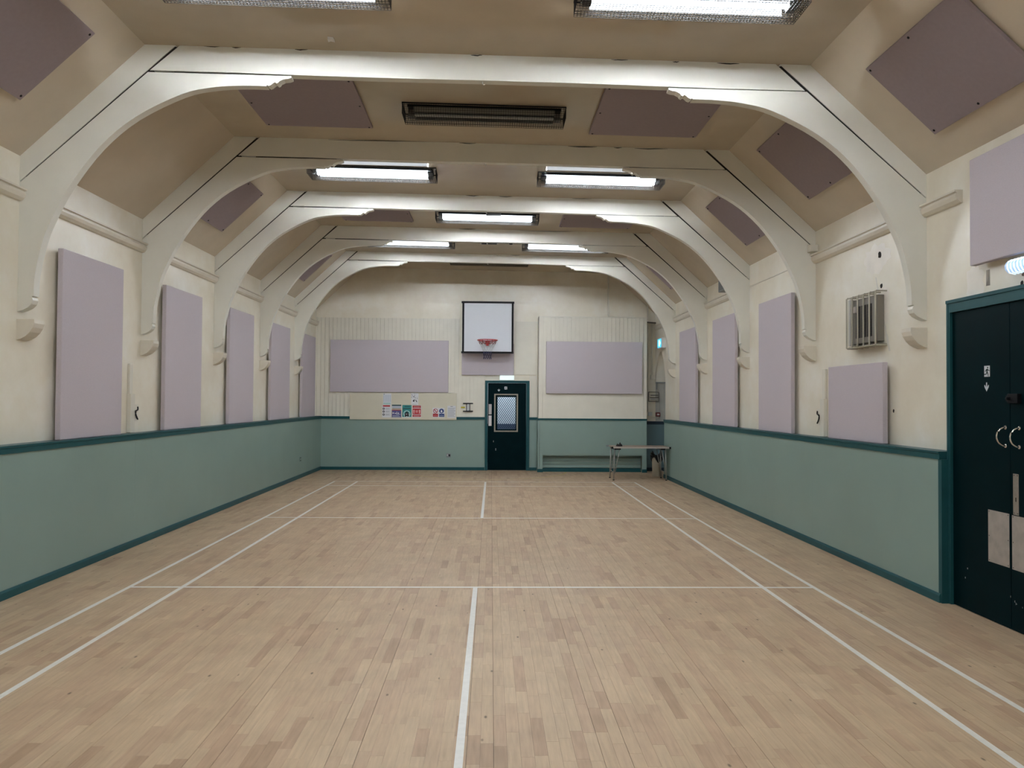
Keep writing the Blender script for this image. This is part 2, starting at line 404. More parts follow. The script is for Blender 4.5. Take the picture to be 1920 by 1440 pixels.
# dado panelling with rail, on each long wall; skirtings
def trim(n, loc, label):
    o = bpy.data.objects.new('trim_%d' % n, None); COL.objects.link(o); o.location = loc; ORG[o] = Vector(loc); return struct(o, label)
tl = trim(1, (DL,8,0), 'sage green dado panelling with a dark teal rail on the left wall'); tr = trim(2, (DR,11,0), 'sage green dado panelling with a dark teal rail on the right wall'); tf = trim(3, (-1,18.02,0), 'dado and cream matchboarding on the far wall')
def long_dado(side, wall, x_face, x_wall, ya, yb, cap):
    s = 1 if side == 'right' else -1
    ys = [ya]; n = int(round((yb-ya)/2.44)); ys = [ya + (yb-ya)*i/n for i in range(n+1)]
    for i in range(n):
        o = obj('dado_panel', B().box(x_face, x_wall, ys[i]+(.0006 if i else 0), ys[i+1]-(.0006 if i<n-1 else 0), .075, 1.19), SAGE, wall); o['label'] = 'sage green dado board'
    pr = [(x_face-s*.012, 1.19), (x_face-s*.012, 1.236), (x_face-s*.020, 1.24), (x_face-s*.020, 1.256), (x_wall, 1.256), (x_wall, 1.19)]
    o = obj('dado_rail', B().xz(pr, ya, yb), TEAL, wall); o['label'] = 'dark teal rail capping the dado'
    if cap: obj('dado_end_trim', B().box(x_face-s*.004, x_wall, ya-.018, ya+.03, 0, 1.19), TEAL, wall)
    pb = [(x_face-s*.016, 0), (x_face-s*.016, .058), (x_face-s*.008, .076), (x_wall, .076), (x_wall, 0)]
    struct(obj('baseboard_'+side, B().xz(pb, ya, yb), TEAL, origin=(x_face, (ya+yb)/2, 0)), 'dark teal skirting along the %s wall' % side)
long_dado('left', tl, DL, XL, YB, YF-.03, False)
long_dado('right', tr, DR, XR, 6.285, 16.47, True)
# behind the camera the right dado runs on past the double door
o = obj('dado_panel', B().box(DR, XR, YB, 4.79, 0, 1.25), SAGE, tr)

# far wall: dado, rail, skirting, matchboarding
def far_rail(xa, xb, yf, z0=1.19, z1=1.25, m=TEAL):
    obj('dado_rail', B().box(xa, xb, yf-.02, YF, z0, z1), m, tf)
for xa, xb in ((DL, DX0-.065), (DX1+.075, 1.10)):
    obj('dado_panel', B().box(xa, xb, 18.02, YF, .07, 1.19), SAGE, tf)
    far_rail(xa, xb, 18.02)
    pb = [(18.0,0),(18.0,.058),(18.01,.074),(YF,.074),(YF,0)]
obj('dado_rail', B().box(DX1+.075, 1.10, 18.012, YF, 1.08, 1.19), SAGE, tf)
bq = B(); bq.box(DL, DX0-.065, 18.0, YF, 0, .072); bq.box(DX1+.075, 1.10, 18.0, YF, 0, .072)
struct(obj('baseboard_far', bq, TEAL), 'dark teal skirting along the far wall')
obj('dado_panel', B().box(3.60, 4.45, 18.03, YF, .08, 1.17), SAGE_BLUE, tf)
obj('dado_rail', B().box(3.60, 4.45, 18.02, YF, 1.10, 1.175), mat('navy_rail', (.012,.03,.05), .4), tf)
obj('skirting', B().box(3.60, 4.45, 18.02, YF, 0, .08), mat('navy_rail', (.012,.03,.05), .4), tf)

def matchboard(xa, xb, z0, z1, yf, parent, wd=.0935):
    """narrow tongue-and-groove boards, under ten pixels each: one joined part with real grooves"""
    q = B(); n = max(1, round((xb-xa)/wd)); d = (xb-xa)/n; rr = random.Random(int(xa*100)+int(z0*10))
    for i in range(n):
        a, c = xa+i*d+.0045, xa+(i+1)*d-.0045; j = rr.uniform(-.002,.002)
        q.box(a, c, yf+j, yf+.03, z0, z1-rr.uniform(0,.004)); q.box(a-.0045, c+.0045, yf+.018, yf+.03, z0, z1-.004)
    o = obj('matchboarding', q, BOARD, parent); o['kind'] = 'stuff'; o['label'] = 'cream vertical matchboarding'
matchboard(XL+.03, -.76, 1.25, 3.565, 18.022, tf)
matchboard(-.76, DX0-.065, 1.25, 2.235, 18.024, tf)
obj('corner_stop', B().box(XL, XL+.035, 17.985, YF, 1.25, 3.57), BOARD, tf)
for xa, xb, za, zb in ((.56, 1.10, 2.245, 3.52), (.90, 1.10, 1.25, 2.235), (-.05, .56, 2.235, 3.52)):
    obj('wall_sheet', B().box(xa+.007, xb-.007, 18.030, YF, za+.007, zb-.007), BOARD, tf)
# boxed-in stage hatch on the right of the far wall
hb = thing('boxed_hatch', 'tall boxed-in section of the far wall with matchboarded top and open slot at its foot', 'cupboard', (2.35, 17.75, 0))
yf = 17.6
obj('side_panel', B().box(1.10, 1.135, yf+.02, YF, 1.24, 3.575), BOARD, hb); obj('side_panel', B().box(3.57, 3.605, yf+.02, YF, 1.24, 3.575), BOARD, hb)
obj('top_board', B().box(1.10, 3.605, yf+.01, YF, 3.575, 3.60), BOARD, hb)
matchboard(1.19, 3.53, 1.82, 3.575, yf+.012, hb)
obj('stile', B().box(1.10, 1.19, yf, yf+.03, 1.24, 3.575), BOARD, hb); obj('stile', B().box(3.53, 3.605, yf, yf+.03, 1.24, 3.575), BOARD, hb)
obj('lower_board', B().box(1.193, 3.527, yf+.006, yf+.03, 1.24, 1.83), BOARD, hb)
o = obj('dado_panel', B().box(1.19, 3.52, yf+.006, yf+.03, .395, 1.20), SAGE, hb); o['label'] = 'sage green lower board'
for xa, xb in ((1.085, 1.12), (1.125, 1.20), (3.50, 3.605)): obj('post', B().box(xa, xb, yf, yf+.05, .0, 1.20), SAGE, hb)
obj('side_panel', B().box(1.085, 1.10, yf+.05, YF, 0, 1.20), SAGE, hb); obj('side_panel', B().box(3.59, 3.605, yf+.05, YF, 0, 1.20), SAGE_BLUE, hb)
obj('rail', B().box(1.075, 3.612, yf-.012, yf+.05, 1.20, 1.24), TEAL, hb)
obj('plinth_block', B().box(1.075, 1.205, yf-.012, yf, 0, .075), TEAL, hb); obj('plinth_block', B().box(3.495, 3.612, yf-.012, yf, 0, .075), TEAL, hb)
obj('plinth', B().box(1.205, 3.495, yf+.13, yf+.15, 0, .085), TEAL, hb)
for i in range(4): obj('slot_slat', B().box(1.20, 3.50, yf+.15+.012*i, yf+.18+.012*i, .095+.075*i, .165+.075*i), SAGE, hb)
obj('slot_rail', B().box(1.20, 3.50, yf+.02, yf+.04, .38, .40), SAGE, hb)

# ------------------------------------------------------------------ arches (roof trusses) and corbels
ARC = crom([(1.885,4.381),(2.09,4.380),(2.35,4.357),(2.62,4.29),(3.02,4.085),(3.325,3.823),(3.58,3.48),(3.73,3.19),(3.80,3.0),(3.858,2.72),(3.866,2.535)], 4)
OGEE = [(1.672,4.478),(1.672,4.462),(1.70,4.452),(1.74,4.447),(1.775,4.428),(1.785,4.412),(1.80,4.406),(1.812,4.418),(1.825,4.414),(1.85,4.392),(1.87,4.384),(1.885,4.396)]
FOOT = [(3.888,2.535),(3.878,2.522),(3.872,2.50),(3.885,2.465),(3.915,2.435),(3.96,2.412),(4.004,2.40)]
def gro(z): return 2.655 + (4.72-z)*(4.0-2.655)/(4.72-3.515)     # u of the joint between rafter and brace
t = thing('roof_arch', '', 'arch', (XC, RIBY[0], 2.4), 'cream timber arches across the hall')
Y0, Y1 = RIBY[0], RIBY[0]+RIBT
for s in (-1, 1):
    X = lambda u: XC + s*u
    br = [(gro(4.478)-.006, 4.478)] + OGEE + ARC + FOOT + [(4.004,3.506)]
    obj('brace', B().xz([P(X(u),z) for u,z in br], Y0, Y1), RIB, t)
    ra_ = [(4.004,3.520),(4.004,3.76),(2.93,4.76),(gro(4.745)+.026,4.745)]
    obj('rafter', B().xz([P(X(u),z) for u,z in ra_], Y0, Y1), RIB, t)
    shade_strip = [(gro(3.56)-.02,3.535),(gro(4.70)-.03,4.70),(gro(4.70)+.03,4.715),(gro(3.56)+.025,3.575)]  # black strip behind the joint, painting the shade inside it
    o = obj('joint_shade', B().xz([P(X(u),z) for u,z in shade_strip], Y0+.010, Y1-.012), CRACK, t); o['label'] = 'black strip painted as shade in the gap between rafter and brace'
co = [(-gro(4.490)+.004,4.490),(gro(4.490)-.004,4.490),(gro(4.745)-.004,4.745),(-gro(4.745)+.004,4.745)]
xs = [-gro(4.490)+.010 + (2*gro(4.490)-.020)*i/8 for i in range(9)]
co = [(u, 4.490 + .004*math.cos(i*1.3)) for i, u in enumerate(xs)] + [(gro(4.745)-.014,4.745),(-gro(4.745)+.014,4.745)]
obj('collar_beam', B().xz([P(XC+u,z) for u,z in co], Y0, Y1), RIB, t)
for s in (-1,1): obj('seam_shade', B().xz([P(XC+s*u,z) for u,z in [(1.75,4.474),(2.7,4.474),(2.7,4.50),(1.75,4.50)]], Y0+.02, Y1-.02), CRACK, t)  # black strips painting shade into the collar seam
hk = B().tube(crom([(XC+.012,Y0+.03,4.50),(XC+.012,Y0+.028,4.475),(XC+.02,Y0+.02,4.462),(XC+.03,Y0+.03,4.468)],4), .004, 6)
obj('hook', hk, WHITE, t, True)
LAB = ['cream timber arch nearest the camera, first of five','second timber arch from the camera, in dim light','third timber arch from the camera, middle of the five','fourth timber arch from the camera','fifth timber arch, closest to the far wall']
t['label'] = LAB[0]
for i in range(1, 5): dup(t, (XC, RIBY[i], 2.4 + (.05 if i == 4 else 0)), LAB[i])
rr = random.Random(21)                                         # dark cracks in the paint where beams meet the ceiling
for i, spans in enumerate([[(-2.55,-2.38),(-2.30,-2.22),(-1.75,-1.63),(-.2,-.1),(1.05,1.2),(1.6,1.66),(2.0,2.2)],[(-1.95,-.55),(-.4,-.2),(.9,1.25),(1.45,1.55),(1.7,2.1)],[(-.4,-.2),(.1,.3),(1.2,1.5)],[(.5,1.6),(-.6,-.3)],[(.4,.6)]]):
    for a, c in spans:
        z = 4.72 + tz((a+c)/2, 4.72); n = 5; th = rr.uniform(.005,.009)
        up = [(a+(c-a)*k/n, z-.002+rr.uniform(-.002,.002)) for k in range(n+1)]; dn = [(x, zz-th*(.25+math.sin(math.pi*k/n))) for k, (x, zz) in enumerate(up)][::-1]
        o = obj('paint_crack', B().xz(up+dn, RIBY[i]-.0015, RIBY[i]+.003), CRACK, ceiling); o['label'] = 'dark crack in the paint along a beam'

def corbel(s, y, label):
    q = B(); xw = XL if s < 0 else XR
    pr = [(0,2.333),(.150,2.333),(.152,2.30),(.140,2.262),(.115,2.222),(.08,2.187),(.04,2.165),(0,2.152)]
    q.xz([(xw - s*p + (s*-.0), z) for p, z in pr], y, y+.155)
    o = obj('corbel', q, CORB); tag(o, label, 'corbel', 'quarter-round plaster corbels under the arches')
    return o
for s, side in ((-1,'left'),(1,'right')):
    for i, y in enumerate(RIBY):
        corbel(s, y-.005, 'quarter-round cream corbel on the %s wall under the %s arch from the camera' % (side, ORD[i]))

# picture-rail mouldings between the arches
def cornice(s, ya, yb, label, thin=False):
    xw = XL if s < 0 else XR; dz = 0 if s < 0 else -.035
    pr = [(0,3.358),(.022,3.362),(.048,3.385),(.060,3.415),(.060,3.428),(.050,3.434),(.050,3.444),(.070,3.450),(.070,3.466),(0,3.466)]
    if thin: pr = [(0,3.425),(.012,3.425),(.012,3.440),(0,3.440)]
    o = obj('picture_rail', B().xz([(xw - s*p, z+dz) for p, z in pr], ya, yb), CORB)
    tag(o, label, 'moulding', 'picture rail mouldings between the arches')
edges = [4.385+RIBT] + RIBY + [YF+.0]
for i in range(6):
    ya = (edges[i]+RIBT+.002) if i else 4.5; yb = (edges[i+1]-.002) if i < 5 else YF-.02
    where = 'before the first arch' if i == 0 else ('beyond the fifth arch' if i == 5 else 'between the %s and %s arches' % (ORD[i-1], ORD[i]))
    cornice(-1, ya, yb, 'cream picture rail moulding on the left wall ' + where)
    if i == 0: cornice(1, 6.20, yb, 'short broken end of picture rail moulding on the right wall before the first arch')
    elif i == 2: cornice(1, ya, yb, 'thin bead on the right wall between the second and third arches', True)
    else: cornice(1, ya, yb if i < 5 else 17.9, 'cream picture rail moulding on the right wall ' + where)

# ------------------------------------------------------------------ acoustic panels
GP = 'mauve fabric acoustic panels'
def wall_panel(s, ya, yb, z0, z1, label):
    xw = XL if s < 0 else XR
    q = B().box(xw - s*.040, xw - s*.092, ya, yb, z0, z1).bevel(.006)
    t = thing('acoustic_panel', label, 'acoustic panel', (xw - s*.06, (ya+yb)/2, z0), GP)
    obj('fabric_face', q, FABRIC, t)
    for yy in (ya+.12, yb-.12): obj('batten', B().box(xw - s*.0015, xw - s*.041, yy-.02, yy+.02, z0+.02, z1-.06), BOARD, t)
for i, (ya, yb) in enumerate([(7.262,8.444),(9.545,10.725),(11.86,13.05),(14.08,15.38),(16.40,17.60)]):
    wall_panel(-1, ya, yb, 1.258, 3.056, 'tall mauve panel on the left wall, %s from the camera' % ORD[i])
wall_panel(1, 7.33, 8.53, 1.258, 2.055, 'short square mauve panel standing on the right dado rail under the heater')
for i, (ya, yb) in enumerate([(9.60,10.78),(11.85,13.05),(14.15,15.36)]):
    wall_panel(1, ya, yb, 1.258, 3.052, 'tall mauve panel on the right wall, %s from the camera' % ORD[i])
wall_panel(1, 4.78, 5.968, 2.752, 3.60, 'mauve panel high on the right wall above the double door')
def far_panel(xa, xb, z0, z1, yb, label):
    tag(obj('acoustic_panel', B().box(xa, xb, yb-.045, yb, z0, z1).bevel(.005), FABRIC), label, 'acoustic panel', GP)
far_panel(-3.765, -1.005, 1.822, 3.04, 18.022, 'wide mauve panel on the far wall left of the basketball board')
far_panel(1.265, 3.485, 1.815, 3.012, yf-.0125, 'wide mauve panel on the far wall right of the basketball board')
far_panel(-.692, .532, 2.238, 2.98, 18.022, 'mauve panel behind and below the basketball backboard')
SCREW = BLACK
def roof_panel(origin, ux, uy, un, L, W, label, th=.03, skirt=True):
    """board hung flat against the roof; origin = corner, ux along the hall (L), uy across (W), un pointing into the room"""
    o3 = Vector(origin); ux, uy, un = Vector(ux).normalized(), Vector(uy).normalized(), Vector(un).normalized()
    M = Matrix(((ux.x,uy.x,un.x,o3.x),(ux.y,uy.y,un.y,o3.y),(ux.z,uy.z,un.z,o3.z),(0,0,0,1)))
    t = thing('acoustic_panel', label, 'acoustic panel', o3, GP)
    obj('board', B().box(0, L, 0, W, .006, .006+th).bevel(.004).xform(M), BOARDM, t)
    for a in (.035, L*.5, L-.035):
        for c in (.035, W-.035):
            obj('screw', B().lathe([(.011,0),(.009,.004)], (a, c, .006+th), 8).xform(M), SCREW, t)
def slope_panel(s, ya, yb, s0, s1, label):
    a = Vector((XC+s*4.005, 0, 3.735+tz(XC+s*4.005,3.735))); c = Vector((XC+s*2.95, 0, 4.72+tz(XC+s*2.95,4.72))); d = (c-a).normalized()
    n = Vector((-s*d.z*1.0, 0, 0)); n = Vector((d.z*-s, 0, -abs(d.x))).normalized()
    o3 = a + d*s0 + Vector((0, ya, 0)); roof_panel(o3, (0,1,0), d, n, yb-ya, s1-s0, label)
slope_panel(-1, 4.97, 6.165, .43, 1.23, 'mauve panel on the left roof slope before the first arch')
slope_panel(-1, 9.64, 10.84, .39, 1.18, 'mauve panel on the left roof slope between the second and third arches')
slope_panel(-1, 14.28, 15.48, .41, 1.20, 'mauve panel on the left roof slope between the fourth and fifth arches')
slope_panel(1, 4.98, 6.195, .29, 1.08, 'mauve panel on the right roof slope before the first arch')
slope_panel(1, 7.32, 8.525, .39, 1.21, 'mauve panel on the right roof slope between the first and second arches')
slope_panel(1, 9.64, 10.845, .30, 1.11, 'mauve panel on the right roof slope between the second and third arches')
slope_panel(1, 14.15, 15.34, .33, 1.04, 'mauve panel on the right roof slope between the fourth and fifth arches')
def flat_panel(xa, xb, ya, yb, label):
    za, zb = 4.72+tz(xa,4.72), 4.72+tz(xb,4.72)
    roof_panel((xa, ya, za), (0,1,0), (xb-xa,0,zb-za), (0,0,-1), yb-ya, xb-xa, label)
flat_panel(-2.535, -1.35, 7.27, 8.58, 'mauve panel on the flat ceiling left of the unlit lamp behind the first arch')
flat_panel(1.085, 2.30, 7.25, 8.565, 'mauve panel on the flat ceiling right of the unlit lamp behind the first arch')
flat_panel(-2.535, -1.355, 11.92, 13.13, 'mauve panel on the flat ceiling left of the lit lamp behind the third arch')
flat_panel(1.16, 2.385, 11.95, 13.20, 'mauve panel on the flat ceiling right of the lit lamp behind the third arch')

# ------------------------------------------------------------------ caged fluorescent lamps
HL, HW, HH, WS = .848, .165, .115, .0025
def make_lamp(on):
    L = Vector((0,0,0)); t = thing('caged_lamp', '', 'ceiling lamp', L, 'caged fluorescent ceiling lamps')
    q = B(); q.box(-.80,.80,-.115,.115,-.022,0)
    obj('lamp_tray', q, TRAY, t)
    for s in (-1,1): obj('diffuser_side', B().box(-.735,.735,s*.112,s*.116,-.080,-.0225), DIFF_ON if on else DIFF_OFF, t)
    obj('gear_spine', B().box(-.80,.80,-.03,.03,-.040,-.022), TRAY, t)
    for s in (-1,1): obj('end_holder', B().box(s*.735, s*.80, -.045, .045, -.095, -.03), mat('lamp_holder', (.10,.09,.08), .5), t)
    obj('tube', B().tube([(-.735,0,-.068),(-.725,0,-.068),(.725,0,-.068),(.735,0,-.068)], [.013,.018,.018,.013], 8), TUBE_ON if on else TUBE_OFF, t, True)
    c = B(); h = WS/2; n = 68
    def wire(x0,x1,y0,y1,z0,z1): c.box(x0-h,x1+h,y0-h,y1+h,z0-h,z1+h)
    for i in range(n+1):
        x = -HL + 2*HL*i/n
        wire(x,x,-HW,-HW,-HH,-.004); wire(x,x,HW,HW,-HH,-.004); wire(x,x,-HW,HW,-HH,-HH)
    for z in (-.004,-.026,-.048,-.070,-.092): 
        for y in (-HW,HW): wire(-HL,HL,y,y,z,z)
        for x in (-HL,HL): wire(x,x,-HW,HW,z,z)
    for i in range(14):
        y = -HW + 2*HW*i/13; wire(-HL,HL,y,y,-HH,-HH)
        for x in (-HL,HL): wire(x,x,y,y,-HH,-.004)
    obj('wire_guard', c, WIRE, t)
    for s in (-1,1):
        f = B(); 
        for y in (-HW,HW): f.box(-HL-.003,HL+.003,y-.004,y+.004,-.010,0)
        f.box(s*HL-.004,s*HL+.004,-HW,HW,-.010,0)
        obj('guard_rim', f, WIRE, t)
    return t
lamp_on = make_lamp(True); lamp_off = make_lamp(False); used = set()
def put_lamp(kind, x, y, label):
    src = lamp_on if kind else lamp_off; z = 4.7155 + tz(x, 4.72)
    ang = math.atan2(tz(x+.5,4.72)-tz(x-.5,4.72), 1.0)
    if kind not in used: used.add(kind); src.location = (x,y,z); src['label'] = label; o = src
    else: o = dup(src, (x,y,z), label)
    o.rotation_euler = (0, -ang, 0)
    return o
put_lamp(1, -1.625, 5.60, 'lit caged lamp on the ceiling before the first arch, left of the pair')
put_lamp(1, 1.46, 5.60, 'lit caged lamp on the ceiling before the first arch, right of the pair')
put_lamp(0, -.09, 8.02, 'unlit caged lamp in the middle of the ceiling behind the first arch')
put_lamp(1, -1.60, 10.25, 'lit caged lamp behind the second arch, left of the pair')
put_lamp(1, 1.46, 10.28, 'lit caged lamp behind the second arch, right of the pair')
l3 = put_lamp(1, -.08, 12.60, 'lit caged lamp in the middle behind the third arch, with an emergency unit')
put_lamp(1, -1.575, 14.80, 'lit caged lamp behind the fourth arch, left of the pair')
put_lamp(1, 1.44, 14.85, 'lit caged lamp behind the fourth arch, right of the pair')
put_lamp(0, -.06, 16.62, 'unlit caged lamp in the middle of the ceiling by the far wall')
put_lamp(1, -.09, 3.25, 'lit caged lamp above the camera, single in the middle')
put_lamp(1, -1.6, .90, 'lit caged lamp behind the camera, left of the pair')
put_lamp(1, 1.46, .90, 'lit caged lamp behind the camera, right of the pair')
put_lamp(1, -.09, -1.45, 'lit caged lamp behind the camera, single in the middle')
z = 4.72
eu = thing('emergency_unit', 'small dark battery box on the ceiling before the third lit lamp', 'lamp unit', (.02, 12.30, z-.07))
obj('case', B().box(-.10,.14,12.25,12.40,z-.062,z).bevel(.006), mat('dark_case', (.03,.03,.032), .5), eu)
for i in range(5): obj('vent_slot', B().box(-.085,.125,12.246,12.251,z-.055+.010*i,z-.050+.010*i), BLACK, eu)

# ------------------------------------------------------------------ near double door in the right wall
d1 = bpy.data.objects.new('door_1', None); COL.objects.link(d1); d1.location = (3.83, 5.54, 0); ORG[d1] = Vector((3.83,5.54,0)); struct(d1, 'dark teal double fire door with steel plates')
fr = B(); xf = 3.808
fr.box(xf, 4.06, 6.242, 6.285, 0, 2.415); fr.box(xf, 4.06, 4.80, 4.842, 0, 2.415); fr.box(xf, 4.06, 4.80, 6.285, 2.412, 2.512)
fr.box(xf-.010, XR, 4.79, 6.285, 2.488, 2.514); fr.box(xf-.004, xf, 6.262, 6.285, 0, 2.49)
obj('door_frame', fr, TEAL, d1)
xd = 3.830
leaves = []
for ya, yb in ((5.543,6.240),(4.845,5.537)):
    lf = obj('door_leaf', B().box(xd, xd+.045, ya, yb, .006, 2.408), DOORT, d1); ORG[lf] = ORG[d1]; leaves.append(lf)
def plate(leaf, name, ya, yb, z0, z1, m, lab):
    o = obj(name, B().box(xd-.002, xd+.002, ya, yb, z0, z1), m, leaf); o['label'] = lab
    for yy in (ya+.012, yb-.012):
        for zz in ((z0+.012, (z0+z1)/2, z1-.012) if yb-ya > .1 else (z0+.012, z1-.012)):
            obj('screw', B().lathe([(.0035,-.0032),(.004,-.002)], (xd, yy, zz), 6, 'x'), BLACK, leaf)
KICK = mat('worn_aluminium', (.50,.47,.44), .55, .75, noise=(14,.10))
plate(leaves[0], 'kick_plate', 5.556, 5.795, .450, .846, KICK, 'dull metal kick plate')
plate(leaves[1], 'kick_plate', 5.20, 5.526, .447, .842, KICK, 'dull metal kick plate')
plate(leaves[1], 'lock_plate', 5.452, 5.512, .848, 1.148, STEEL, 'tall steel lock plate')
obj('keyhole', B().box(xd-.0028, xd, 5.478, 5.486, .945, .975), BLACK, leaves[1])
def pull(leaf, y):
    path = crom([(xd,y,1.482),(xd-.018,y+.004,1.478),(xd-.045,y+.012,1.455),(xd-.056,y+.016,1.413),(xd-.045,y+.012,1.372),(xd-.018,y+.004,1.349),(xd,y,1.345)], 4)
    q = B().tube(path, .0075, 10)
    for zz in (1.482,1.345): q.lathe([(.016,0),(.016,-.003),(.010,-.007)], (xd,y,zz), 16, 'x')
    o = obj('pull_handle', q, CHROME, leaf, True); o['label'] = 'curved chrome pull handle'
pull(leaves[0], 5.592); pull(leaves[1], 5.444)
bq = B().box(xd-.035, xd-.001, 5.415, 5.525, 1.662, 1.732).bevel(.004); bq.box(xd-.02, xd-.001, 5.525, 5.56, 1.675, 1.72)
bq.lathe([(.014,0),(.012,-.022),(.005,-.024)], (xd-.035, 5.50, 1.697), 12, 'x')
o = obj('rim_lock', bq, BLACK, leaves[1]); o['label'] = 'black rim lock'
def runner(fn, leaf, m_fig, m_bg):
    """exit pictogram: white panel with a dark running figure; fn(u, v) with u to the right, v up, 0..1"""
    def poly(name, pts, d, m): 
        q = B(); lo = [q.bm.verts.new(fn(u,v,d)) for u,v in pts]; q._face(lo); return obj(name, q, m, leaf)
    o = poly('exit_pictogram', [(0,0),(1,0),(1,1),(0,1)], .0012, m_bg); o['label'] = 'white running-figure exit symbol'
    circ = [(.62+.105*math.cos(a), .83+.075*math.sin(a)) for a in [2*math.pi*i/12 for i in range(12)]]
    for pts in (circ, [(.40,.70),(.66,.74),(.60,.45),(.40,.42)], [(.62,.73),(.68,.66),(.98,.56),(.95,.50),(.62,.60)],
                [(.44,.70),(.22,.60),(.16,.42),(.24,.42),(.30,.54),(.46,.62)], [(.40,.44),(.60,.44),(.72,.28),(.80,.02),(.70,.02),(.62,.22)],
                [(.42,.46),(.54,.42),(.42,.20),(-.06,.18),(-.06,.26),(.34,.28)]):
        poly('figure', pts, .0020, m_fig)
def arrow(fn, leaf, m):
    pts = [(.38,1),(.62,1),(.62,.48),(.86,.72),(1.0,.72),(.98,.50),(.5,0),(.02,.50),(0,.72),(.14,.72),(.38,.48)]
    q = B(); q._face([q.bm.verts.new(fn(u,v,.0012)) for u,v in pts]); o = obj('exit_arrow', q, m, leaf); o['label'] = 'white arrow pointing down'
SIGNW = mat('sign_white', (.62,.66,.70), .6)
runner(lambda u,v,d: (xd-d, 5.833-.068*u, 1.866+.085*v), leaves[0], DOORT, SIGNW)
arrow(lambda u,v,d: (xd-d, 5.832-.054*u, 1.752+.070*v), leaves[0], SIGNW)
bq = B(); rr = random.Random(3)
for yy, zz in ((5.545,.235),(5.50,.21),(5.48,.20),(5.49,.195),(5.42,.19),(6.05,.33),(6.08,.25)): bq.box(xd-.0008, xd, yy, yy+rr.uniform(.003,.010), zz, zz+rr.uniform(.006,.02))
o = obj('paint_chip', bq, mat('chip_grey', (.30,.32,.33), .8), leaves[0]); o['label'] = 'pale chips in the door paint'

# prismatic emergency luminaire above it
em = thing('emergency_luminaire', 'lit capsule-shaped emergency light above the near double door', 'light', (3.80, 5.30, 2.60))
CLEAR = mat('prismatic_lit_cover', (.45,.58,.75), .2, emit=((.40,.60,1.0), .40)); STRIPE = mat('lit_prism_band', (.8,.9,1), .2, emit=((.75,.92,1.0), 1.0))
cap = [(3.872,2.700),(3.872,2.618),(3.83,2.606),(3.785,2.614),(3.760,2.640),(3.756,2.668),(3.770,2.694),(3.80,2.708),(3.84,2.711)]
bq = B().xz(cap, 5.12, 5.49).bevel(.006); obj('cover', bq, CLEAR, em)
for i in range(8):
    y = 5.455-.035*i
    cs = [(x-(.006 if x < 3.83 else 0), z) for x, z in cap[2:]]
    obj('prism_band', B().tube([(x-.002, y-.012+.022*((z-2.66)/.05)**2, z) for x, z in cs], .005, 5), STRIPE, em)
obj('base', B().box(3.86, XR, 5.10, 5.45, 2.590, 2.70), mat('brown_base', (.22,.14,.09), .6), em)

# ------------------------------------------------------------------ far door
d2 = bpy.data.objects.new('door_2', None); COL.objects.link(d2); d2.location = (.38, 18.0, 0); ORG[d2] = Vector((.38,18.0,0)); struct(d2, 'dark teal far door with a wired window')
fr = B(); yff = 17.985
fr.box(DX0-.062, DX0, yff, YF+.15, 0, DZ+.055); fr.box(DX1, DX1+.072, yff, YF+.15, 0, DZ+.055); fr.box(DX0, DX1, yff, YF+.15, DZ, DZ+.055)
obj('door_frame', fr, TEAL, d2)
yl = 18.03; wx0, wx1, wz0, wz1 = .105, .610, .935, 1.765
lf = B(); lf.box(DX0+.004, wx0, yl, yl+.045, .008, DZ-.004); lf.box(wx1, DX1-.004, yl, yl+.045, .008, DZ-.004); lf.box(wx0, wx1, yl, yl+.045, .008, wz0); lf.box(wx0, wx1, yl, yl+.045, wz1, DZ-.004)
leaf2 = obj('door_leaf', lf, DOORT, d2)
bd = B(); WB = .030
for a in ((wx0-.028,wx0+.004,wz0-.03,wz1+.035),(wx1-.004,wx1+.03,wz0-.03,wz1+.035),(wx0,wx1,wz1+.004,wz1+.036),(wx0,wx1,wz0-.03,wz0)): bd.box(a[0],a[1],yl-.012,yl,a[2],a[3])
o = obj('window_bead', bd, mat('worn_bead', (.30,.28,.23), .5, .3, noise=(60,.3)), leaf2); o['label'] = 'worn metallic bead around the window'
inb = B()
for a in ((wx0,wx0+.05,wz0,wz1),(wx1-.028,wx1,wz0,wz1),(wx0,wx1,wz1-.04,wz1),(wx0,wx1,wz0,wz0+.03)): inb.box(a[0],a[1],yl+.004,yl+.04,a[2],a[3])
obj('window_stop', inb, DOORT, leaf2)
obj('pane', B().box(wx0, wx1, yl+.026, yl+.030, wz0, wz1), GLASS, leaf2)
g = B(); gx0, gx1, gz0, gz1 = wx0+.05, wx1-.028, wz0+.03, wz1-.04
ncx, ncz = 9, 11; dx, dz = (gx1-gx0)/ncx, (gz1-gz0)/ncz
for i in range(ncx):
    for j in range(ncz):
        xa, za = gx0+i*dx, gz0+j*dz; c4 = [(xa+dx/2,za),(xa+dx,za+dz/2),(xa+dx/2,za+dz),(xa,za+dz/2)]
        for q in range(4): g.tube([(c4[q][0],yl+.018,c4[q][1]),(c4[(q+1)%4][0],yl+.018,c4[(q+1)%4][1])], .0058, 4)
o = obj('wire_mesh', g, mat('mesh_blue_grey', (.06,.10,.17), .5), leaf2); o['kind'] = 'stuff'; o['label'] = 'diamond safety mesh over the glass'
for z0, z1, m in ((1.315,1.555,mat('push_plate_dull', (.42,.40,.40), .45, .6)),(1.045,1.288,mat('push_plate_bright', (.60,.58,.60), .45, .6))): obj('push_plate', B().box(-.052,.018,yl-.003,yl,z0,z1), m, leaf2)
runner(lambda u,v,d: (.318+.062*u, yl-d, 1.905+.065*v), leaf2, DOORT, SIGNW)
arrow(lambda u,v,d: (.158+.055*u, yl-d, 1.855+.060*v), leaf2, SIGNW)
